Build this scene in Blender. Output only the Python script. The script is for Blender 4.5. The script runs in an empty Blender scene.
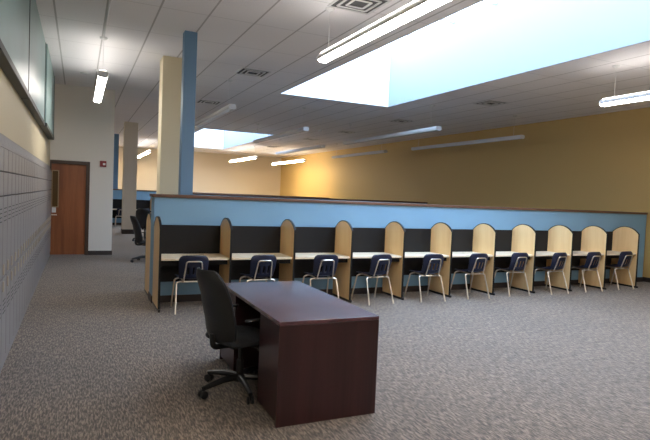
import bpy, bmesh, math, random
from mathutils import Vector, Matrix
random.seed(7)
SC = bpy.context.scene
COL = SC.collection
PI = math.pi

# ------------------------------------------------------------------ materials
def new_mat(name):
    m = bpy.data.materials.new(name); m.use_nodes = True
    nt = m.node_tree; b = nt.nodes['Principled BSDF']
    return m, nt, b

def plain(name, col, rough=.5, metal=0., spec=.5, coat=0., bump=0., bscale=200., vary=0., vscale=3.):
    m, nt, b = new_mat(name)
    b.inputs['Base Color'].default_value = (*col, 1)
    b.inputs['Roughness'].default_value = rough
    b.inputs['Metallic'].default_value = metal
    b.inputs['Specular IOR Level'].default_value = spec
    b.inputs['Coat Weight'].default_value = coat
    tc = nt.nodes.new('ShaderNodeTexCoord')
    if vary:
        n = nt.nodes.new('ShaderNodeTexNoise'); n.inputs['Scale'].default_value = vscale; n.inputs['Detail'].default_value = 4
        nt.links.new(tc.outputs['Object'], n.inputs['Vector'])
        r = nt.nodes.new('ShaderNodeValToRGB')
        r.color_ramp.elements[0].position = .3; r.color_ramp.elements[1].position = .7
        r.color_ramp.elements[0].color = (*[c*(1-vary) for c in col], 1)
        r.color_ramp.elements[1].color = (*[min(1, c*(1+vary)) for c in col], 1)
        nt.links.new(n.outputs['Fac'], r.inputs['Fac']); nt.links.new(r.outputs['Color'], b.inputs['Base Color'])
    if bump:
        n = nt.nodes.new('ShaderNodeTexNoise'); n.inputs['Scale'].default_value = bscale; n.inputs['Detail'].default_value = 2
        nt.links.new(tc.outputs['Object'], n.inputs['Vector'])
        bp = nt.nodes.new('ShaderNodeBump'); bp.inputs['Strength'].default_value = bump; bp.inputs['Distance'].default_value = .002
        nt.links.new(n.outputs['Fac'], bp.inputs['Height']); nt.links.new(bp.outputs['Normal'], b.inputs['Normal'])
    return m

def wood(name, dark, light, rough=.45, axis=2, scale=9., coat=0., spec=.5, stretch=.05):
    m, nt, b = new_mat(name)
    tc = nt.nodes.new('ShaderNodeTexCoord'); mp = nt.nodes.new('ShaderNodeMapping')
    s = [1, 1, 1]; s[axis] = stretch
    mp.inputs['Scale'].default_value = s
    n = nt.nodes.new('ShaderNodeTexNoise'); n.inputs['Scale'].default_value = scale; n.inputs['Detail'].default_value = 6; n.inputs['Distortion'].default_value = .6
    n2 = nt.nodes.new('ShaderNodeTexNoise'); n2.inputs['Scale'].default_value = scale*9; n2.inputs['Detail'].default_value = 3
    mx = nt.nodes.new('ShaderNodeMath'); mx.operation = 'MULTIPLY_ADD'; mx.inputs[1].default_value = .35
    r = nt.nodes.new('ShaderNodeValToRGB')
    r.color_ramp.elements[0].position = .45; r.color_ramp.elements[1].position = .85
    r.color_ramp.elements[0].color = (*dark, 1); r.color_ramp.elements[1].color = (*light, 1)
    nt.links.new(tc.outputs['Object'], mp.inputs['Vector'])
    nt.links.new(mp.outputs['Vector'], n.inputs['Vector']); nt.links.new(mp.outputs['Vector'], n2.inputs['Vector'])
    nt.links.new(n2.outputs['Fac'], mx.inputs[0]); nt.links.new(n.outputs['Fac'], mx.inputs[2])
    nt.links.new(mx.outputs[0], r.inputs['Fac']); nt.links.new(r.outputs['Color'], b.inputs['Base Color'])
    b.inputs['Roughness'].default_value = rough; b.inputs['Coat Weight'].default_value = coat; b.inputs['Coat Roughness'].default_value = .15
    b.inputs['Specular IOR Level'].default_value = spec
    return m

def emis(name, col, strength):
    m, nt, b = new_mat(name)
    b.inputs['Base Color'].default_value = (.9, .9, .9, 1)
    b.inputs['Emission Color'].default_value = (*col, 1)
    b.inputs['Emission Strength'].default_value = strength
    return m

def carpet_mat():
    m, nt, b = new_mat('carpet')
    L = nt.links.new
    tc = nt.nodes.new('ShaderNodeTexCoord')
    def noise(scale, sx, sy, detail=2., dist=0.):
        mp = nt.nodes.new('ShaderNodeMapping'); mp.inputs['Scale'].default_value = (sx, sy, 1)
        n = nt.nodes.new('ShaderNodeTexNoise'); n.inputs['Scale'].default_value = scale
        n.inputs['Detail'].default_value = detail; n.inputs['Distortion'].default_value = dist
        L(tc.outputs['Object'], mp.inputs['Vector']); L(mp.outputs['Vector'], n.inputs['Vector'])
        return n.outputs['Fac']
    streak = noise(92, 1.0, .17, 2, .6)       # short dashes running up the room
    fine = noise(120, 1, .5, 2)
    big = noise(1.1, 1, 1, 3)
    r = nt.nodes.new('ShaderNodeValToRGB'); cr = r.color_ramp
    cr.elements[0].position = .38; cr.elements[0].color = (.055, .042, .033, 1)
    cr.elements[1].position = .62; cr.elements[1].color = (.27, .213, .165, 1)
    e = cr.elements.new(.5); e.color = (.128, .100, .079, 1)
    L(streak, r.inputs['Fac'])
    r2 = nt.nodes.new('ShaderNodeValToRGB'); r2.color_ramp.elements[0].position = .3; r2.color_ramp.elements[1].position = .7
    r2.color_ramp.elements[0].color = (.8, .8, .8, 1); r2.color_ramp.elements[1].color = (1.15, 1.15, 1.15, 1)
    L(fine, r2.inputs['Fac'])
    mx = nt.nodes.new('ShaderNodeMix'); mx.data_type = 'RGBA'; mx.blend_type = 'MULTIPLY'; mx.inputs['Factor'].default_value = 1
    L(r.outputs['Color'], mx.inputs['A']); L(r2.outputs['Color'], mx.inputs['B'])
    r3 = nt.nodes.new('ShaderNodeValToRGB'); r3.color_ramp.elements[0].position = .35; r3.color_ramp.elements[1].position = .65
    r3.color_ramp.elements[0].color = (.93, .93, .93, 1); r3.color_ramp.elements[1].color = (1.05, 1.04, 1.03, 1)
    L(big, r3.inputs['Fac'])
    m2 = nt.nodes.new('ShaderNodeMix'); m2.data_type = 'RGBA'; m2.blend_type = 'MULTIPLY'; m2.inputs['Factor'].default_value = 1
    L(mx.outputs['Result'], m2.inputs['A']); L(r3.outputs['Color'], m2.inputs['B'])
    L(m2.outputs['Result'], b.inputs['Base Color'])
    b.inputs['Roughness'].default_value = .85; b.inputs['Specular IOR Level'].default_value = .4
    b.inputs['Sheen Weight'].default_value = .2; b.inputs['Sheen Roughness'].default_value = .5
    bp = nt.nodes.new('ShaderNodeBump'); bp.inputs['Strength'].default_value = .5; bp.inputs['Distance'].default_value = .004
    L(streak, bp.inputs['Height']); L(bp.outputs['Normal'], b.inputs['Normal'])
    return m

def ceiling_mat():
    m, nt, b = new_mat('ceiling_tile'); L = nt.links.new
    tc = nt.nodes.new('ShaderNodeTexCoord'); sp = nt.nodes.new('ShaderNodeSeparateXYZ')
    L(tc.outputs['Object'], sp.inputs[0])
    def line(out, period, off, width):
        a = nt.nodes.new('ShaderNodeMath'); a.operation = 'ADD'; a.inputs[1].default_value = off; L(out, a.inputs[0])
        p = nt.nodes.new('ShaderNodeMath'); p.operation = 'PINGPONG'; p.inputs[1].default_value = period/2; L(a.outputs[0], p.inputs[0])
        g = nt.nodes.new('ShaderNodeMath'); g.operation = 'LESS_THAN'; g.inputs[1].default_value = width/2; L(p.outputs[0], g.inputs[0])
        return g.outputs[0]
    lx = line(sp.outputs['X'], .61, .33, .024)
    ly = line(sp.outputs['Y'], 1.22, .2, .020)
    lys = nt.nodes.new('ShaderNodeMath'); lys.operation = 'MULTIPLY'; lys.inputs[1].default_value = .45; L(ly, lys.inputs[0])
    mx = nt.nodes.new('ShaderNodeMath'); mx.operation = 'MAXIMUM'; L(lx, mx.inputs[0]); L(lys.outputs[0], mx.inputs[1])
    n = nt.nodes.new('ShaderNodeTexNoise'); n.inputs['Scale'].default_value = 90; n.inputs['Detail'].default_value = 3; L(tc.outputs['Object'], n.inputs['Vector'])
    r = nt.nodes.new('ShaderNodeValToRGB'); r.color_ramp.elements[0].position = .35; r.color_ramp.elements[1].position = .6
    r.color_ramp.elements[0].color = (.84, .82, .83, 1); r.color_ramp.elements[1].color = (.93, .91, .92, 1)
    L(n.outputs['Fac'], r.inputs['Fac'])
    mc = nt.nodes.new('ShaderNodeMix'); mc.data_type = 'RGBA'; L(mx.outputs[0], mc.inputs['Factor'])
    L(r.outputs['Color'], mc.inputs['A']); mc.inputs['B'].default_value = (.52, .50, .50, 1)
    L(mc.outputs['Result'], b.inputs['Base Color']); b.inputs['Roughness'].default_value = .75
    return m

M = dict(
    carpet=carpet_mat(), ceiling=ceiling_mat(),
    cream=plain('cream_paint', (.66, .58, .40), .6, bump=.15),
    white=plain('off_white_paint', (.72, .69, .63), .6, bump=.15),
    beige=plain('beige_paint', (.62, .53, .40), .6, bump=.15),
    gold=plain('golden_paint', (.56, .385, .145), .6, bump=.15),
    tan=plain('tan_paint', (.60, .55, .46), .6, bump=.15),
    blue=plain('blue_paint', (.20, .375, .54), .5, bump=.12),
    blue_dark=plain('slate_blue_paint', (.13, .25, .40), .5, bump=.12),
    vinyl=plain('dark_vinyl_base', (.035, .026, .024), .5),
    mahogany=wood('mahogany_laminate', (.020, .0055, .0065), (.042, .012, .014), .36, 2, 9, coat=.15, stretch=.04),
    mahogany_top=wood('mahogany_top', (.060, .020, .028), (.125, .046, .060), .24, 1, 9, coat=1, stretch=.06),
    maple=wood('maple_laminate', (.76, .49, .225), (.86, .60, .30), .42, 2, 5, stretch=.1),
    maple_top=wood('maple_desktop', (.78, .64, .45), (.86, .73, .54), .3, 0, 6, stretch=.1),
    door_wood=wood('cherry_door', (.19, .055, .017), (.31, .10, .032), .4, 2, 6, stretch=.08),
    rail=wood('rail_wood', (.10, .048, .030), (.15, .078, .052), .4, 0, 8, stretch=.05),
    frame=plain('brown_frame', (.055, .030, .018), .45),
    black=plain('black_laminate', (.009, .0085, .009), .6, spec=.3),
    blackpl=plain('black_plastic', (.012, .012, .013), .4, bump=.1),
    fabric=plain('charcoal_fabric', (.018, .020, .025), .9, bump=.6, bscale=700, vary=.15, vscale=60),
    mesh_back=plain('black_back', (.012, .013, .015), .45, bump=.5, bscale=900),
    navy=plain('navy_plastic', (.007, .012, .038), .38, bump=.08),
    chrome=plain('chrome', (.86, .80, .70), .34, metal=1),
    brass=plain('satin_metal', (.34, .25, .15), .3, metal=.9),
    locker=plain('locker_paint', (.27, .262, .265), .42, vary=.05, vscale=2, bump=.06),
    locker_dk=plain('locker_slot', (.05, .05, .055), .6),
    latch=plain('latch_beige', (.50, .44, .34), .4, metal=.3),
    teal=plain('teal_panel', (.24, .36, .36), .35, vary=.12, vscale=.9),
    dark_trim=plain('dark_green_trim', (.035, .045, .042), .5),
    housing=plain('white_metal', (.72, .72, .72), .35),
    lens_off=plain('white_lens', (.80, .80, .82), .25),
    lamp=emis('lit_lens', (1., .94, .88), 22.),
    lamp_warm=emis('warm_lit_lens', (1., .80, .50), 48.),
    uplight=emis('lit_reflector', (1., .94, .88), 5.),
    red=plain('red_plastic', (.22, .012, .015), .35),
    clear=plain('strobe_lens', (.75, .75, .72), .2),
    well_shaded=plain('skylight_side_shaded', (.29, .345, .385), .6),  # bluish shade on the well sides, put into the base colour
    well_sunlit=plain('skylight_end_sunlit', (.86, .87, .87), .6),  # sunlit look of the well ends, painted in as near-white
    glow=emis('skylight_glazing', (.52, .71, 1.), 6.4),
    vent_dk=plain('vent_dark', (.09, .09, .09), .8),
    glassdk=plain('door_glass', (.10, .055, .018), .1),
    glassbl=plain('door_glass_reflection', (.02, .025, .06), .1),
)

# ------------------------------------------------------------------ mesh helpers
class MB:
    def __init__(s): s.bm = bmesh.new()
    def box(s, x0, x1, y0, y1, z0, z1):
        v = [s.bm.verts.new(p) for p in ((x0,y0,z0),(x1,y0,z0),(x1,y1,z0),(x0,y1,z0),(x0,y0,z1),(x1,y0,z1),(x1,y1,z1),(x0,y1,z1))]
        for f in ((3,2,1,0),(4,5,6,7),(0,1,5,4),(1,2,6,5),(2,3,7,6),(3,0,4,7)): s.bm.faces.new([v[i] for i in f])
        return s
    def prism(s, poly, a0, a1, axis='x'):
        def P(u, w, a): return {'x': (a, u, w), 'y': (u, a, w), 'z': (u, w, a)}[axis]
        A = [s.bm.verts.new(P(u, w, a0)) for u, w in poly]; B = [s.bm.verts.new(P(u, w, a1)) for u, w in poly]
        n = len(poly)
        s.bm.faces.new(A[::-1]); s.bm.faces.new(B)
        for i in range(n): s.bm.faces.new((A[i], A[(i+1) % n], B[(i+1) % n], B[i]))
        return s
    def tube(s, pts, r, seg=8, caps=True):
        pts = [Vector(p) for p in pts]; rr = r if isinstance(r, (list, tuple)) else [r]*len(pts)
        rings = []; up = None
        for i, p in enumerate(pts):
            t = (pts[min(i+1, len(pts)-1)] - pts[max(i-1, 0)]).normalized()
            if up is None:
                up = Vector((0, 0, 1)) if abs(t.z) < .9 else Vector((0, 1, 0))
            a = t.cross(up).normalized(); b = a.cross(t).normalized(); up = b
            rings.append([s.bm.verts.new(p + rr[i]*(a*math.cos(2*PI*k/seg) + b*math.sin(2*PI*k/seg))) for k in range(seg)])
        for A, B in zip(rings, rings[1:]):
            for k in range(seg): s.bm.faces.new((A[k], A[(k+1) % seg], B[(k+1) % seg], B[k]))
        if caps: s.bm.faces.new(rings[0][::-1]); s.bm.faces.new(rings[-1])
        return s
    def lathe(s, prof, seg=20, c=(0, 0, 0), axis='z'):
        rings = []
        for r, h in prof:
            ring = []
            for k in range(seg):
                a = 2*PI*k/seg; u, w = r*math.cos(a), r*math.sin(a)
                p = {'z': (u, w, h), 'x': (h, u, w), 'y': (u, h, w)}[axis]
                ring.append(s.bm.verts.new((p[0]+c[0], p[1]+c[1], p[2]+c[2])))
            rings.append(ring)
        for A, B in zip(rings, rings[1:]):
            for k in range(seg): s.bm.faces.new((A[k], A[(k+1) % seg], B[(k+1) % seg], B[k]))
        s.bm.faces.new(rings[0][::-1]); s.bm.faces.new(rings[-1])
        return s
    def grid(s, f, nu, nv, skip=lambda u, v: False):
        V = [[s.bm.verts.new(f(i/nu, j/nv)) for j in range(nv+1)] for i in range(nu+1)]
        for i in range(nu):
            for j in range(nv):
                if not skip((i+.5)/nu, (j+.5)/nv): s.bm.faces.new((V[i][j], V[i+1][j], V[i+1][j+1], V[i][j+1]))
        return s
    def build(s, name, mat, parent=None, bevel=0, smooth=True, solid=0, sub=0, segs=2):
        bmesh.ops.recalc_face_normals(s.bm, faces=s.bm.faces)
        me = bpy.data.meshes.new(name); s.bm.to_mesh(me); s.bm.free()
        o = bpy.data.objects.new(name, me); COL.objects.link(o); me.materials.append(mat)
        if smooth:
            me.polygons.foreach_set('use_smooth', [True]*len(me.polygons))
            try: me.set_sharp_from_angle(angle=math.radians(38))
            except Exception: pass
        if solid:
            md = o.modifiers.new('solid', 'SOLIDIFY'); md.thickness = solid; md.offset = 0
        if sub:
            md = o.modifiers.new('sub', 'SUBSURF'); md.levels = sub; md.render_levels = sub
        if bevel:
            md = o.modifiers.new('bevel', 'BEVEL'); md.width = bevel; md.segments = segs; md.limit_method = 'ANGLE'; md.angle_limit = math.radians(40)
        if parent: o.parent = parent
        return o

def bx(name, mat, parent, *c, bevel=0): return MB().box(*c).build(name, mat, parent, bevel=bevel)
def tag(o, label=None, cat=None, group=None, kind=None):
    if label: o['label'] = label
    if cat: o['category'] = cat
    if group: o['group'] = group
    if kind: o['kind'] = kind
    return o
def empty(name, loc=(0, 0, 0), rz=0):
    o = bpy.data.objects.new(name, None); COL.objects.link(o); o.location = loc; o.rotation_euler = (0, 0, rz); o.empty_display_size = .2
    return o
def copy_tree(o, parent=None):
    c = o.copy(); COL.objects.link(c)
    if parent: c.parent = parent
    for ch in list(o.children): copy_tree(ch, c)
    return c
def bend(pts, r=.04, n=4):
    """polyline with rounded corners"""
    P = [Vector(p) for p in pts]; out = [P[0]]
    for i in range(1, len(P)-1):
        a = (P[i-1]-P[i]); b = (P[i+1]-P[i]); k = min(r, a.length*.45, b.length*.45)
        A = P[i]+a.normalized()*k; B = P[i]+b.normalized()*k
        for j in range(n+1):
            t = j/n; out.append(A*(1-t)**2 + P[i]*2*t*(1-t) + B*t*t)
    out.append(P[-1]); return out

# ------------------------------------------------------------------ camera
F_PX = 535.58
pitch, roll, yaw, CH = .04442, .04170, .43204, 1.6111
cyw, syw = math.cos(yaw), math.sin(yaw)
fw = Vector((syw*math.cos(pitch), cyw*math.cos(pitch), -math.sin(pitch)))
rt = Vector((cyw, -syw, 0)); upv = rt.cross(fw)
r2 = rt*math.cos(roll) + upv*math.sin(roll); u2 = -rt*math.sin(roll) + upv*math.cos(roll)
cam = bpy.data.objects.new('camera', bpy.data.cameras.new('camera')); COL.objects.link(cam)
mt = Matrix((r2, u2, -fw)).transposed().to_4x4(); mt.translation = Vector((0, 0, CH)); cam.matrix_world = mt
cam.data.sensor_width = 36; cam.data.lens = F_PX/650*36; cam.data.clip_end = 200
SC.camera = cam

# ------------------------------------------------------------------ room shell
XR, YB, YF, ZC = 11.55, 32.0, -5.0, 3.9
def st(name, mat, *c):
    o = MB().box(*c).build(name, mat, smooth=False); o['kind'] = 'structure'; return o
st('floor', M['carpet'], -6.2, XR+.2, YF-.2, YB+.2, -.1, 0)
# ceiling with three rectangular skylight openings
SKX0, SKX1 = 4.12, 6.98
SKY = [(-13.8, -5.1), (3.0, 11.65), (19.9, 28.5)]
holes = [s for s in SKY if s[0] > YF]
c = MB(); c.box(-6.2, SKX0, YF-.2, YB+.2, ZC, ZC+.1); c.box(SKX1, XR+.2, YF-.2, YB+.2, ZC, ZC+.1)
yy = YF-.2
for a, b in holes: c.box(SKX0, SKX1, yy, a, ZC, ZC+.1); yy = b
c.box(SKX0, SKX1, yy, YB+.2, ZC, ZC+.1)
co = c.build('ceiling', M['ceiling'], smooth=False); co['kind'] = 'structure'
w = MB(); w.box(-1.2, -.97, YF, 13.9, 0, 2.03); w.box(-1.2, -.61, YF, 13.9, 2.03, ZC); w.box(-1.2, -.61, YF, 3.84, 0, 2.03)
wo = w.build('wall_left', M['cream'], smooth=False); wo['kind'] = 'structure'
st('wall_right', M['gold'], XR, XR+.2, YF, YB, 0, ZC)
st('wall_back', M['beige'], -6, XR, YB, YB+.2, 0, ZC)
st('wall_front', M['beige'], -1.2, XR, YF-.2, YF, 0, ZC)
st('wall_far_left', M['beige'], -6.2, -6, 13.9, YB, 0, ZC)
# wall with the door, across the end of the corridor
DY = 13.7; DX0, DX1, DH = -.585, .145, 2.10
w = MB(); w.box(-.61, DX0-.02, DY, DY+.2, 0, ZC); w.box(DX1+.08, .735, DY, DY+.2, 0, ZC); w.box(DX0-.02, DX1+.08, DY, DY+.2, DH+.08, ZC)
w.box(-6, -.665, DY+.2, DY+.35, 0, ZC)
wo = w.build('wall_corridor_end', M['white'], smooth=False); wo['kind'] = 'structure'
def base(name, *c): st(name, M['vinyl'], *c)
base('baseboard_right', XR-.012, XR, YF, YB, 0, .10)
base('baseboard_back', -6, XR-.012, YB-.012, YB, 0, .10)
base('baseboard_corridor_end', DX1+.08, .747, DY-.012, DY, 0, .10)

d = empty('door_1', (0, 0, 0)); d['kind'] = 'structure'
f = MB(); f.box(DX0-.02, DX0+.01, DY-.02, DY+.12, 0, DH+.08); f.box(DX1, DX1+.08, DY-.02, DY+.12, 0, DH+.08); f.box(DX0+.01, DX1, DY-.02, DY+.12, DH, DH+.08)
f.build('door_frame', M['frame'], d, bevel=.004)
WX0, WX1, WZ0, WZ1 = -.55, -.44, 1.12, 1.93
f = MB(); Y0, Y1 = DY+.035, DY+.08
f.box(DX0+.01, WX0, Y0, Y1, .01, DH); f.box(WX1, DX1, Y0, Y1, .01, DH); f.box(WX0, WX1, Y0, Y1, .01, WZ0); f.box(WX0, WX1, Y0, Y1, WZ1, DH)
leaf = f.build('door_leaf', M['door_wood'], d)
f = MB(); f.box(WX1, WX1+.022, Y0-.012, Y1, WZ0-.02, WZ1+.02); f.box(WX0-.02, WX0, Y0-.012, Y1, WZ0-.02, WZ1+.02); f.box(WX0, WX1, Y0-.012, Y1, WZ1, WZ1+.022); f.box(WX0, WX1, Y0-.012, Y1, WZ0-.022, WZ0)
f.build('window_bead', M['brass'], d)
bx('pane', M['glassdk'], d, WX0, WX1, Y0+.02, Y0+.03, WZ0, WZ1)
f = MB(); f.box(-.555, -.47, Y0-.006, Y0, .98, 1.10)
f.build('push_plate', M['clear'], d)
f = MB(); f.tube([(-.55, Y0, .93), (-.55, Y0-.06, .93)], .012); f.tube([(-.56, Y0-.06, .93), (-.45, Y0-.065, .93)], .011)
f.build('door_handle', M['chrome'], d)

# skylights
for n, (a, b) in enumerate(holes):
    e = empty('window_%d' % (n+1), (SKX0, a, ZC)); e['kind'] = 'structure'
    W, L, Hh, t = SKX1-SKX0, b-a, 1.45, .08
    f = MB(); f.box(-t, 0, -t, L+t, .1, Hh); f.box(W, W+t, -t, L+t, .1, Hh); f.box(0, .006, 0, L, .001, Hh); f.box(W-.006, W, 0, L, .001, Hh); f.build('side_lining', M['well_shaded'], e, smooth=False)
    f = MB(); f.box(.006, W-.006, -t, 0, .1, Hh); f.box(.006, W-.006, L, L+t, .1, Hh); f.box(.006, W-.006, 0, .006, .001, Hh); f.box(.006, W-.006, L-.006, L, .001, Hh); f.build('end_lining', M['well_sunlit'], e, smooth=False)
    f = MB(); f.box(-t, W+t, -t, L+t, Hh, Hh+.03); f.build('pane', M['glow'], e, smooth=False)
    f = MB()
    for k in range(1, 7): f.box(0, W, L*k/7-.02, L*k/7+.02, Hh-.05, Hh-.002)
    f.build('glazing_bar', M['housing'], e, smooth=False)

# ------------------------------------------------------------------ columns
def column(x0, x1, y0, y1, z0, mat, label, basez=0):
    e = empty('column', ((x0+x1)/2, (y0+y1)/2, z0))
    hx, hy = (x1-x0)/2, (y1-y0)/2
    bx('shaft', mat, e, -hx, hx, -hy, hy, 0, ZC-z0-.002, bevel=.004)
    if basez: MB().box(-hx-.012, hx+.012, -hy-.012, hy+.012, 0, basez).build('base_trim', M['vinyl'], e)
    tag(e, label, 'column')
column(1.335, 1.515, 7.95, 8.12, 1.545, M['blue_dark'], 'slim blue square post rising from the top of the long blue partition')
column(1.265, 1.64, 9.62, 10.02, 0, M['cream'], 'wide cream square column standing just behind the blue post and partition', .1)
column(1.40, 1.84, 19.9, 20.34, 0, M['tan'], 'tan square column with dark base beyond the corridor end wall', .16)
column(1.30, 1.52, 24.72, 24.90, 1.545, M['blue_dark'], 'blue square post half hidden by the distant tan column')

# ------------------------------------------------------------------ partitions
CX0, CP, NB = .983, .943, 10
YP, YD = 7.24, 7.84
def partition(x0, x1, yn, thick, z1, label):
    e = empty('partition', (x0, yn, 0))
    W = x1-x0
    bx('painted_panel', M['blue'], e, 0, W, 0, thick, .0, z1-.045)
    f = MB(); f.box(-.03, W, -.025, thick+.025, z1-.045, z1); f.build('top_rail', M['rail'], e, bevel=.004)
    f = MB(); f.box(-.012, W, -.012, 0, 0, .1); f.box(-.012, W, thick, thick+.012, 0, .1); f.box(-.012, 0, 0, thick, 0, .1)
    f.build('base_trim', M['vinyl'], e)
    return tag(e, label, 'partition', 'blue half height partitions')
partition(.968, 11.49, YD, .34, 1.545, 'long blue partition with brown wood top rail behind the near row of study carrels')
partition(2.18, XR-.01, 16.2, .34, 1.545, 'blue partition whose dark brown rail just shows above the nearer long partition')
partition(.968, XR-.01, 24.64, .34, 1.545, 'most distant blue partition, seen past the corridor end wall and tan column')

# ------------------------------------------------------------------ study carrels
def arch_poly(n=14):
    D = YD-YP-.004; zs, za = 1.095, 1.235
    h = za-zs; R = (D*D/4+h*h)/(2*h); a = math.asin(D/2/R); zc = za-R
    arc = [(D/2+R*math.sin(a-2*a*i/n), zc+R*math.cos(a-2*a*i/n)) for i in range(n+1)]   # back -> front
    return D, arc
def side_panel(parent, x):
    D, arc = arch_poly()
    p = MB().prism([(0, .035), (D, .035)] + arc, x-.0125, x+.0125, 'x').build('side_panel', M['maple'], parent, smooth=False)
    out = [(D, 1.095)] + arc + [(0, .035)]
    f = MB(); hw = .014; t = .009
    # dark edging strip round the arch and down the front edge
    cx_, cz_ = D/2, .6
    pts = arc + [(0, .035)]
    inner, outer = [], []
    for i, (u, z) in enumerate(pts):
        a = pts[max(i-1, 0)]; b = pts[min(i+1, len(pts)-1)]
        tx, tz = b[0]-a[0], b[1]-a[1]; l = math.hypot(tx, tz); nx, nz = tz/l, -tx/l
        if i == len(arc)-1: nx, nz = -.85, .3
        if i == len(pts)-1: nx, nz = -1, 0
        if nx*(u-cx_)+nz*(z-cz_) < 0: nx, nz = -nx, -nz
        outer.append((u+nx*t, z+nz*t)); inner.append((u-nx*.003, z-nz*.003))
    f.prism(outer + inner[::-1], x-hw, x+hw, 'x')
    eb = f.build('edge_band', M['black'], p, smooth=False)
    f = MB(); f.box(x-.014, x+.014, -.05, D-.01, 0, .036); f.build('foot_rail', M['blackpl'], p, bevel=.006)
    return p
def carrel(first=True, last=False):
    """origin: floor, front left corner of the bay; opens to -y"""
    e = empty('study_carrel')
    D = YD-YP-.004
    side_panel(e, 0)
    if last: side_panel(e, CP)
    a, b = .0143, CP-.0146
    # desktop, front corners rounded
    r = .035; poly = [(a, D-.022), (b, D-.022), (b, r+.012)] + [(b-r+r*math.cos(t), r+.012-r*math.sin(t)) for t in (.5, 1.05)] + [(b-r, .012), (a+r, .012)] + [(a+r-r*math.cos(t), r+.012-r*math.sin(t)) for t in (1.05, .5)] + [(a, r+.012)]
    MB().prism(poly, .672, .702, 'z').build('desktop', M['maple_top'], e, bevel=.004)
    f = MB(); f.box(a, b, D-.02, D-.001, .30, 1.112); f.build('back_panel', M['black'], e)
    f = MB(); f.box(a, b, .10, .12, .60, .672); f.build('apron', M['black'], e)
    return e
ORD = ['first', 'second', 'third', 'fourth', 'fifth', 'sixth', 'seventh', 'eighth', 'ninth', 'tenth']
proto = carrel()
for k in range(NB):
    o = proto if k == 0 else (carrel(last=True) if k == NB-1 else copy_tree(proto))
    o.location = (CX0+CP*k, YP, 0)
    extra = {0: ', at the open corridor end', 9: ', nearest the golden wall'}.get(k, '')
    tag(o, '%s maple and black study carrel from the corridor end%s' % (ORD[k], extra) if k else 'maple and black study carrel at the corridor end of the near row', 'study carrel', 'study carrels along the near partition')
# one bay on the far side of the near partition
o = carrel(last=True); o.rotation_euler = (0, 0, PI); o.location = (CX0+CP, YD+.34+YD-YP, 0)
tag(o, 'study carrel on the far side of the long partition, only its maple end panel showing', 'study carrel')
# bays of the most distant row
pf = carrel()
for k in range(4):
    o = pf if k == 0 else copy_tree(pf)
    o.location = (CX0+CP*k, 24.64-(YD-YP), 0)
    tag(o, ['dark distant carrel mostly hidden by the corridor end wall', 'dark distant carrel directly behind the tan column', 'dark distant carrel just past the tan column', 'dark distant carrel beside the end of the long partition'][k], 'study carrel', 'study carrels in the most distant row')

# ------------------------------------------------------------------ school chairs
def school_chair():
    """faces +y, origin on the floor under the middle"""
    e = empty('student_chair')
    # seat shell
    def seat(u, v):
        x = (u-.5); y = -.19+.40*v
        wd = .40*(1-.10*(1-v))
        zc = .445+.012*math.cos(2*PI*(v-.5))*0 + .03*(abs(x)*2)**2.2 - .018*math.sin(PI*v) - .05*max(0, v-.82)**1.2*4
        rr = 0
        ey = max(0, abs(x)*2-.75)/.25
        y2 = y - (ey**2*.035 if v > .5 else -ey**2*.02)*(abs(v-.5)*2)
        return (x*wd, y2, zc)
    MB().grid(seat, 12, 12).build('seat', M['navy'], e, solid=.008, sub=1)
    # back shell with three slots in its lower half
    def back(u, v):
        z = .455+.315*v
        wd = (.345+.04*math.sin(PI*min(1, v*1.1)*.5))
        k = max(0, (v-.72)/.28); wd *= math.sqrt(max(.0, 1-(k**3)*.42))
        x = (u-.5)*wd
        y = -.195-.075*v - .02*math.sin(PI*v) + .045*(abs(u-.5)*2)**2
        z -= .012*(abs(u-.5)*2)**3*v
        return (x, y, z)
    def skip(u, v):
        return .14 < v < .52 and (.26 < u < .34 or .46 < u < .54 or .66 < u < .74)
    MB().grid(back, 26, 18, skip).build('backrest', M['navy'], e, solid=.008)
    r = .0115
    # rear U: legs and cross tube
    for s in (-1, 1):
        MB().tube(bend([(s*.225, -.275, .004), (s*.205, -.145, .395), (s*.16, -.14, .405)], .05, 5), r).build('leg', M['chrome'], e)
        MB().tube(bend([(s*.225, .235, .004), (s*.20, .13, .40), (s*.15, .12, .418)], .05, 5), r).build('leg', M['chrome'], e)
    f = MB(); f.tube([(-.165, -.14, .405), (.165, -.14, .405)], r); f.tube([(-.155, .12, .418), (.155, .12, .418)], r)
    for s in (-1, 1): f.tube([(s*.12, -.198, .412), (s*.12, .13, .424)], r*.9)
    f.build('seat_frame', M['chrome'], e)
    f = MB(); f.tube(bend([(-.122, -.198, .41), (-.115, -.232, .50), (-.098, -.290, .690), (.098, -.290, .690), (.115, -.232, .50), (.122, -.198, .41)], .035, 5), .0095)
    f.build('back_frame', M['chrome'], e)
    return e
chair0 = school_chair()
CH_POS = [(.415, 7.28, -3), (.40, 7.27, 4), (.42, 7.24, -2), (.365, 7.21, 5), (.40, 7.20, -2), (.405, 7.245, 0), (.42, 7.29, -2), (.40, 7.265, 3), (.43, 7.32, 0), (.455, 7.365, 1)]
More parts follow.
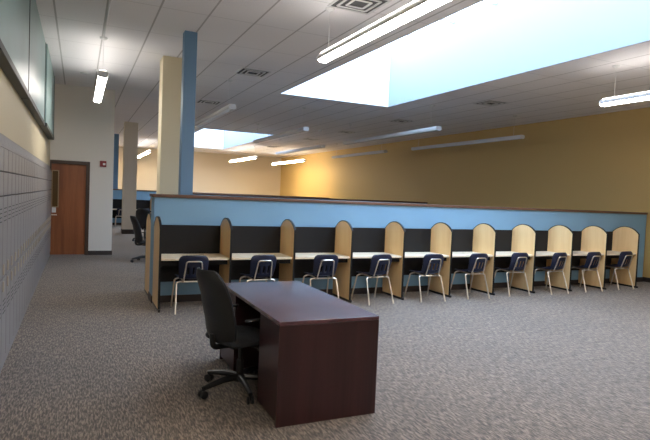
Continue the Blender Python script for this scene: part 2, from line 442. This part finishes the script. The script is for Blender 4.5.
for k, (dx, y, a) in enumerate(CH_POS):
    o = chair0 if k == 0 else copy_tree(chair0)
    o.location = (CX0+CP*k+dx, y, 0); o.rotation_euler = (0, 0, math.radians(a))
    lab = ['navy plastic student chair at the first carrel, beside the corridor, chrome legs',
           'navy student chair at the second carrel, legs hidden behind the mahogany desk',
           'navy student chair at the third carrel, one leg showing past the mahogany desk',
           'navy student chair at the fourth carrel, just past the end of the mahogany desk',
           'navy student chair with chrome legs pulled up to the fifth carrel',
           'navy student chair with chrome legs pulled up to the sixth carrel',
           'navy student chair with chrome legs pulled up to the seventh carrel',
           'navy student chair with chrome legs at the third last carrel',
           'navy student chair with chrome legs at the second last carrel',
           'navy student chair at the last carrel, nearest the golden wall'][k]
    tag(o, lab, 'chair', 'navy student chairs at the carrels')
for k, lab in enumerate(['distant navy student chair between the corridor end wall and tan column', 'distant navy student chair showing past the tan column', 'distant navy student chair beside the end of the long partition']):
    o = copy_tree(chair0); o.location = (CX0+CP*(k+.25)+.42, 24.1, 0); o.rotation_euler = (0, 0, 0)
    tag(o, lab, 'chair', 'navy student chairs in the most distant row')

# ------------------------------------------------------------------ executive desk
E_ = empty('office_desk', (1.2645, 3.41, 0))
tag(E_, 'dark mahogany office desk with plain end panel standing alone on the carpet', 'desk')
W, L, Hd, tt = .786, 1.64, .737, .027
bx('desktop', M['mahogany_top'], E_, 0, W, 0, L, Hd-tt, Hd, bevel=.0025)
for y0 in (0, L-.028):
    bx('end_panel', M['mahogany'], E_, 0, W, y0, y0+.028, 0, Hd-tt-.0005, bevel=.0015)
bx('modesty_panel', M['mahogany'], E_, W-.10, W-.08, .031, L-.031, .03, Hd-tt-.001)
for y0, y1 in ((.031, .44), (L-.50, L-.031)):
    p = bx('pedestal', M['mahogany'], E_, .02, W-.102, y0, y1, .03, Hd-tt-.001, bevel=.002)
    f = MB(); f.box(.004, .0195, y0, y1, .035, Hd-tt-.004)
    f.build('drawer_front', M['mahogany'], p, bevel=.0015)

# ------------------------------------------------------------------ office chair
def office_chair():
    """faces +x, origin on floor under the gas lift"""
    e = empty('office_chair')
    f = MB(); f.lathe([(.03, .075), (.05, .08), (.052, .12), (.035, .135), (.03, .14)], 20)
    for k in range(5):
        a = math.radians(36+72*k); ca, sa = math.cos(a), math.sin(a)
        n0 = len(f.bm.verts)
        f.tube([(.03*ca, .03*sa, .112), (.15*ca, .15*sa, .108), (.27*ca, .27*sa, .088), (.335*ca, .335*sa, .075)], [.030, .026, .021, .018], 8)
    f.build('star_base', M['blackpl'], e)
    for k in range(5):
        a = math.radians(36+72*k); ca, sa = math.cos(a), math.sin(a); cx, cy = .33*ca, .33*sa
        f = MB(); tx, ty = -sa, ca
        for s in (-1, 1):
            c0 = Vector((cx+s*.009*tx, cy+s*.007*ty, .031)); c1 = Vector((cx+s*.027*tx, cy+s*.032*ty, .031))
            f.tube([c0, c0+(c1-c0)*.15, c0+(c1-c0)*.85, c1], [.024, .031, .031, .023], 16)
        f.tube([(cx, cy, .03), (cx, cy, .085)], .008, 8)
        c0 = Vector((cx-.03*tx, cy-.03*ty, .03))
        f.build('caster', M['blackpl'], e)
    f = MB(); f.lathe([(.028, .13), (.028, .25), (.018, .252), (.018, .37)], 18); f.build('gas_lift', M['blackpl'], e)
    f = MB(); f.box(-.12, .10, -.075, .075, .365, .40); f.tube([(.02, -.07, .385), (.03, -.24, .38)], .007, 8); f.tube([(.02, -.215, .38), (.03, -.26, .38)], .011, 8)
    f.build('seat_mechanism', M['blackpl'], e, bevel=.008)
    def seat_s(top):
        def g(u, v):
            x = -.235+.49*v; y = (u-.5)*.50
            sx, sy = (v-.5)*2, (u-.5)*2
            # superellipse rounding
            q = (abs(sx)**5+abs(sy)**5)**.2
            m = max(abs(sx), abs(sy)) or 1
            if q > 1e-6: x = .01+.245*sx*(m/q); y = .25*sy*(m/q)
            edge = min(1, max(0, (m-.55)/.45))
            zt = .485 - .03*edge**3 - .012*(1-edge)*math.exp(-((sy)**2)*3) - (.022*max(0, sx-.3) if sx > .3 else 0)
            zb = .405 + .02*edge**2
            return (x, y, zt if top else zb)
        return g
    f = MB(); f.grid(seat_s(True), 14, 14); f.grid(seat_s(False), 14, 14)
    bm = f.bm
    # skirt between top and bottom
    n = 15*15; bm.verts.ensure_lookup_table(); V = list(bm.verts); T, B = V[:n], V[n:2*n]
    idx = [(0, j) for j in range(14)] + [(i, 14) for i in range(14)] + [(14, j) for j in range(14, 0, -1)] + [(i, 0) for i in range(14, 0, -1)]
    ring = [i*15+j for i, j in idx]
    for a, b in zip(ring, ring[1:]+ring[:1]): bm.faces.new((T[a], T[b], B[b], B[a]))
    f.build('seat', M['fabric'], e, sub=1)
    # backrest: curved cushion with a hard rear shell
    def bk(off):
        def g(u, v):
            z = .425+.59*v; s = (u-.5)*2
            w = .195+.035*math.sin(PI*min(1, v*1.05)**.8)
            k = max(0, (v-.80)/.20); w *= math.sqrt(1-.62*k**2.2)
            k2 = max(0, (.14-v)/.14); w *= (1-.22*k2**2)
            x = -.235-.155*(max(0, v-.28)/.72)**1.15-.02*math.sin(PI*min(1, v*1.6))
            x += .055*s*s
            edge = max(abs(s), abs(v-.5)*2)
            th = off*(1-edge**6*.75)
            return (x+th, s*w, z+(.0))
        return g
    def cushion(name, o0, o1, mat):
        f = MB(); f.grid(bk(o0), 16, 18); f.grid(bk(o1), 16, 18)
        bm = f.bm; bm.verts.ensure_lookup_table(); V = list(bm.verts); n = 17*19; T, B = V[:n], V[n:2*n]
        idx = [(0, j) for j in range(18)] + [(i, 18) for i in range(16)] + [(16, j) for j in range(18, 0, -1)] + [(i, 0) for i in range(16, 0, -1)]
        ring = [i*19+j for i, j in idx]
        for a, b in zip(ring, ring[1:]+ring[:1]): bm.faces.new((T[a], T[b], B[b], B[a]))
        return f.build(name, mat, e, sub=1)
    cushion('backrest', .055, .004, M['fabric'])
    cushion('back_shell', .003, -.018, M['mesh_back'])
    f = MB(); f.tube(bend([(-.06, 0, .385), (-.262, 0, .39), (-.262, 0, .50)], .07, 5), [.026]*9 if False else .024, 8)
    f.build('back_support', M['blackpl'], e)
    for s in (-1, 1):
        f = MB(); f.tube(bend([(.02, s*.20, .40), (.02, s*.272, .40), (.0, s*.275, .60), (-.0, s*.275, .630)], .04, 4), .013, 8)
        a = f.build('armrest', M['blackpl'], e)
        f = MB(); f.prism([(-.13, s*.275-.03), (.12, s*.275-.03), (.15, s*.275), (.12, s*.275+.03), (-.13, s*.275+.03), (-.15, s*.275)], .625, .643, 'z')
        f.build('arm_pad', M['blackpl'], a, bevel=.008)
    return e
oc = office_chair(); oc.location = (1.225, 4.20, 0); oc.rotation_euler = (0, 0, math.radians(17))
tag(oc, 'black swivel office chair with high back and casters tucked into the mahogany desk', 'office chair')
o = copy_tree(oc); o.location = (1.40, 12.3, 0); o.rotation_euler = (0, 0, math.radians(10))
tag(o, 'black swivel office chair in the corridor gap beyond the end of the long partition', 'office chair')
o = copy_tree(oc); o.location = (1.86, 17.2, 0); o.rotation_euler = (0, 0, math.radians(70))
tag(o, 'farthest dark office chair, between the tan column and the long partition', 'office chair')

# ------------------------------------------------------------------ lockers
def locker():
    """origin: floor, front corner; front plane at x=0 (faces +x), runs +y by .305"""
    e = empty('locker'); P = .305
    f = MB(); f.box(-.37, -.012, .001, P-.001, .0, 1.92)
    f.prism([(-.012, 1.92), (-.034, 2.028), (-.37, 2.028), (-.37, 1.92)], .001, P-.001, 'y')
    f.box(-.012, 0, .001, P-.001, 0, .085); f.box(-.012, 0, .001, P-.001, 1.905, 1.93)
    f.build('body', M['locker'], e, smooth=False)
    bx('door_recess', M['locker_dk'], e, -.0125, -.0105, .003, P-.003, .088, 1.903)
    for k, (z0, z1) in enumerate(((.095, .803), (.817, 1.493), (1.507, 1.697), (1.709, 1.897))):
        dd = MB().box(-.010, .010, .011, P-.011, z0, z1).build('door', M['locker'], e, bevel=.002)
        if k < 2:
            h = MB(); zz = z1-.11 if k == 0 else z0+.02
            h.box(.010, .019, .03, .075, zz, zz+.09); h.build('latch', M['latch'], dd, bevel=.003)
            v = MB()
            for q in range(4): v.box(.0095, .0115, .07, P-.07, z1-.20-.035*q if k == 0 else z1-.10-.035*q, (z1-.20-.035*q if k == 0 else z1-.10-.035*q)+.008)
            v.build('louver', M['locker_dk'], dd, smooth=False)
    return e
lk = locker(); NL = 32; y_end = DY-.025
for k in range(NL):
    o = lk if k == 0 else copy_tree(lk)
    o.location = (-.576, y_end-.305*(k+1), 0)
    if k == 0: lab = 'grey metal locker column right beside the cherry wood door'
    else:
        tens = ['', '', 'twenty', 'thirty']; ones = ['', 'first', 'second', 'third', 'fourth', 'fifth', 'sixth', 'seventh', 'eighth', 'ninth', 'tenth', 'eleventh', 'twelfth', 'thirteenth', 'fourteenth', 'fifteenth', 'sixteenth', 'seventeenth', 'eighteenth', 'nineteenth', 'twentieth']
        n = k+1; w = ones[n] if n <= 20 else ('thirtieth' if n == 30 else tens[n//10]+'-'+ones[n % 10])
        lab = '%s grey four-door metal locker column counting from the wooden door' % w
    tag(o, lab, 'locker', 'grey lockers along the corridor wall')

# teal panels high on the left wall
for k, (a, b, lab) in enumerate(((3.9, 6.88, 'nearest teal panel high on the wall above the lockers'), (6.93, 9.88, 'middle teal panel high on the wall above the lockers'), (9.95, 12.75, 'far teal panel on the upper wall, closest to the wooden door'))):
    e = empty('wall_panel', (-.61, a, 2.56)); dx = (0.075, .075, .10)[k]
    bx('panel_face', M['teal'], e, 0, dx, 0, b-a, .06, ZC-2.56-.002, bevel=.004)
    f = MB(); f.box(0, dx+.015, -.012, b-a+.012, 0, .06); f.box(0, dx+.006, b-a, b-a+.03, .06, ZC-2.56-.002)
    f.build('panel_trim', M['dark_trim'], e, bevel=.003)
    tag(e, lab, 'wall panel', 'teal panels above the lockers')

# ------------------------------------------------------------------ lamps
def lamp(name_lab, x, y0, y1, on, hangs, z=3.3):
    K = .88
    e = empty('pendant_light', (x, y0, z)); L = y1-y0
    prof = [(-.075, .01), (-.085, .035), (-.06, .075), (.06, .075), (.085, .035), (.075, .01), (.07, .02), (-.07, .02)]
    prof = [(u*K, w) for u, w in prof]
    MB().prism(prof, .0, L, 'y').build('housing', M['housing'], e, smooth=False)
    lens = [(-.068, .019), (-.066, -.008), (-.04, -.022), (.04, -.022), (.066, -.008), (.068, .019)]
    lens = [(u*K, w) for u, w in lens]
    MB().prism(lens, .012, L-.012, 'y').build('lens', M['lamp_warm'] if on == 'w' else M['lamp'] if on else M['lens_off'], e, smooth=False)
    if on:
        MB().prism([(-.058, .076), (-.045, .094), (.045, .094), (.058, .076)], .03, L-.03, 'y').build('upper_lens', M['uplight'], e, smooth=False)
    for yy in (-.012, L-.0005):
        f = MB(); f.prism([(-.076, .0), (-.076, .045), (-.055, .078), (.055, .078), (.076, .045), (.076, .0), (.044, -.024), (-.044, -.024)], yy, yy+.0125, 'y'); f.build('end_cap', M['housing'], e)
    for h in hangs:
        f = MB(); f.tube([(0, h-y0, .075), (0, h-y0, ZC-z-.005)], .0025, 6); f.build('hanging_cord', M['housing'], e)
        f = MB(); f.lathe([(.02, ZC-z-.04), (.055, ZC-z-.02), (.06, ZC-z-.001)], 16, (0, h-y0, 0)); f.build('canopy', M['housing'], e)
    tag(e, name_lab, 'light fixture', 'hanging linear lights')
lamp('lit tube light hanging over the locker corridor', .30, 8.95, 11.65, True, (9.03, 11.55))
lamp('large lit tube light running beside the near skylight', 2.74, 1.3, 6.2, True, (2.0, 6.05))
lamp('lit tube light near the golden wall, cut by the picture edge', 7.80, 1.3, 6.2, True, (2.0, 6.0))
lamp('unlit tube light passing behind the slim blue post', 2.76, 10.65, 15.4, False, (10.9, 15.1))
lamp('unlit tube light between the two skylights', 5.30, 12.9, 17.3, False, (13.1, 17.1))
lamp('unlit pale tube light right of the skylight gap, second from the golden wall', 7.70, 10.5, 15.4, False, (10.8, 15.1))
lamp('unlit tube light closest to the middle of the golden wall', 10.22, 10.4, 15.3, False, (10.7, 15.0))
lamp('dim unlit tube light by the golden wall, behind the nearer unlit one', 10.10, 16.9, 21.3, False, (17.2, 21.0))
lamp('unlit tube light just above the two distant lit ones', 7.60, 16.9, 21.6, False, (17.2, 21.3))
lamp('distant lit tube light before the beige back wall', 7.68, 24.85, 29.6, 'w', (25.1, 29.3))
lamp('distant lit tube light at the corner of the golden and beige walls', 10.08, 24.6, 29.3, 'w', (24.9, 29.0))
lamp('small distant lit tube light between the tan and cream columns', 2.92, 25.9, 31.0, 'w', (26.2, 30.7))
lamp('added fill tube light above the corridor, unseen on the near side of the camera', .30, -4.6, .3, True, (-4.3, 0))  # added lamp behind the camera, lifts the overall brightness
lamp('added fill tube light by the golden wall, unseen behind the viewer', 10.2, -4.6, .3, True, (-4.3, 0))  # second added lamp out of frame, fills the room with light
lamp('added fill tube light, unseen behind the corridor end wall', -2.2, 15.2, 20.1, True, (15.5, 19.8))  # added hidden lamp, brightens the area round the tan column
f = MB(); f.tube([(.30, 2.0, ZC-.014), (.30, 8.97, ZC-.014)], .013, 8)
tag(f.build('conduit', M['housing']), 'thin white conduit along the ceiling feeding the corridor light', 'conduit')

# ceiling vents
def vent():
    e = empty('ceiling_vent')
    f = MB()
    for r, z in ((.27, 0), (.19, -.006), (.11, -.010)):
        w_ = .028
        for a in (0, 1):
            for s in (-1, 1):
                c = (-r, r, s*r-w_/2, s*r+w_/2) if a == 0 else (s*r-w_/2, s*r+w_/2, -r, r)
                f.box(c[0], c[1], c[2], c[3], z-.012, z-.002)
    f.build('louver', M['housing'], e, smooth=False)
    bx('duct', M['vent_dk'], e, -.26, .26, -.26, .26, -.003, -.0005)
    return e
v0 = vent()
for k, (x, y, lab) in enumerate(((2.95, 5.7, 'square ceiling vent above the lit tube at the top edge'), (2.95, 9.95, 'square ceiling vent between the blue post and near skylight'), (2.98, 13.9, 'square ceiling vent just beside the blue post'),
        (8.53, 9.7, 'nearest ceiling vent on the golden wall side of the skylights'), (8.53, 13.45, 'second ceiling vent on the golden wall side, above an unlit tube'), (8.53, 17.0, 'third ceiling vent on the golden wall side'),
        (8.53, 20.2, 'fourth ceiling vent on the golden wall side, near the distant skylight'), (8.53, 24.9, 'farthest ceiling vent, above the distant lit tubes'))):
    o = v0 if k == 0 else copy_tree(v0)
    o.location = (x, y, ZC); tag(o, lab, 'vent', 'square ceiling vents')
f = MB(); f.lathe([(.10, ZC-.001), (.10, ZC-.012), (.08, ZC-.02)], 20, (.07, 12.05, 0))
tag(f.build('ceiling_speaker', M['housing']), 'small round white disc on the ceiling near the corridor light', 'speaker')
# fire alarm
e = empty('fire_alarm', (.505, DY, 2.15)); tag(e, 'red fire alarm with a clear strobe on the white wall beside the door', 'fire alarm')
bx('housing', M['red'], e, -.07, .07, -.05, .002, -.07, .07, bevel=.008)
bx('strobe', M['clear'], e, -.005, .05, -.066, -.0505, -.03, .02, bevel=.004)

# ------------------------------------------------------------------ world and view
wd = bpy.data.worlds.new('world'); SC.world = wd; wd.use_nodes = True
bg = wd.node_tree.nodes['Background']; bg.inputs[0].default_value = (.7, .85, 1, 1); bg.inputs[1].default_value = 1.0
SC.view_settings.view_transform = 'Standard'; SC.view_settings.look = 'None'
SC.view_settings.exposure = 0.84; SC.view_settings.gamma = 1.0; SC.view_settings.use_curve_mapping = False
SC.cycles.use_denoising = True
SC.cycles.max_bounces = 10; SC.cycles.diffuse_bounces = 6
SC.cycles.sample_clamp_indirect = 8
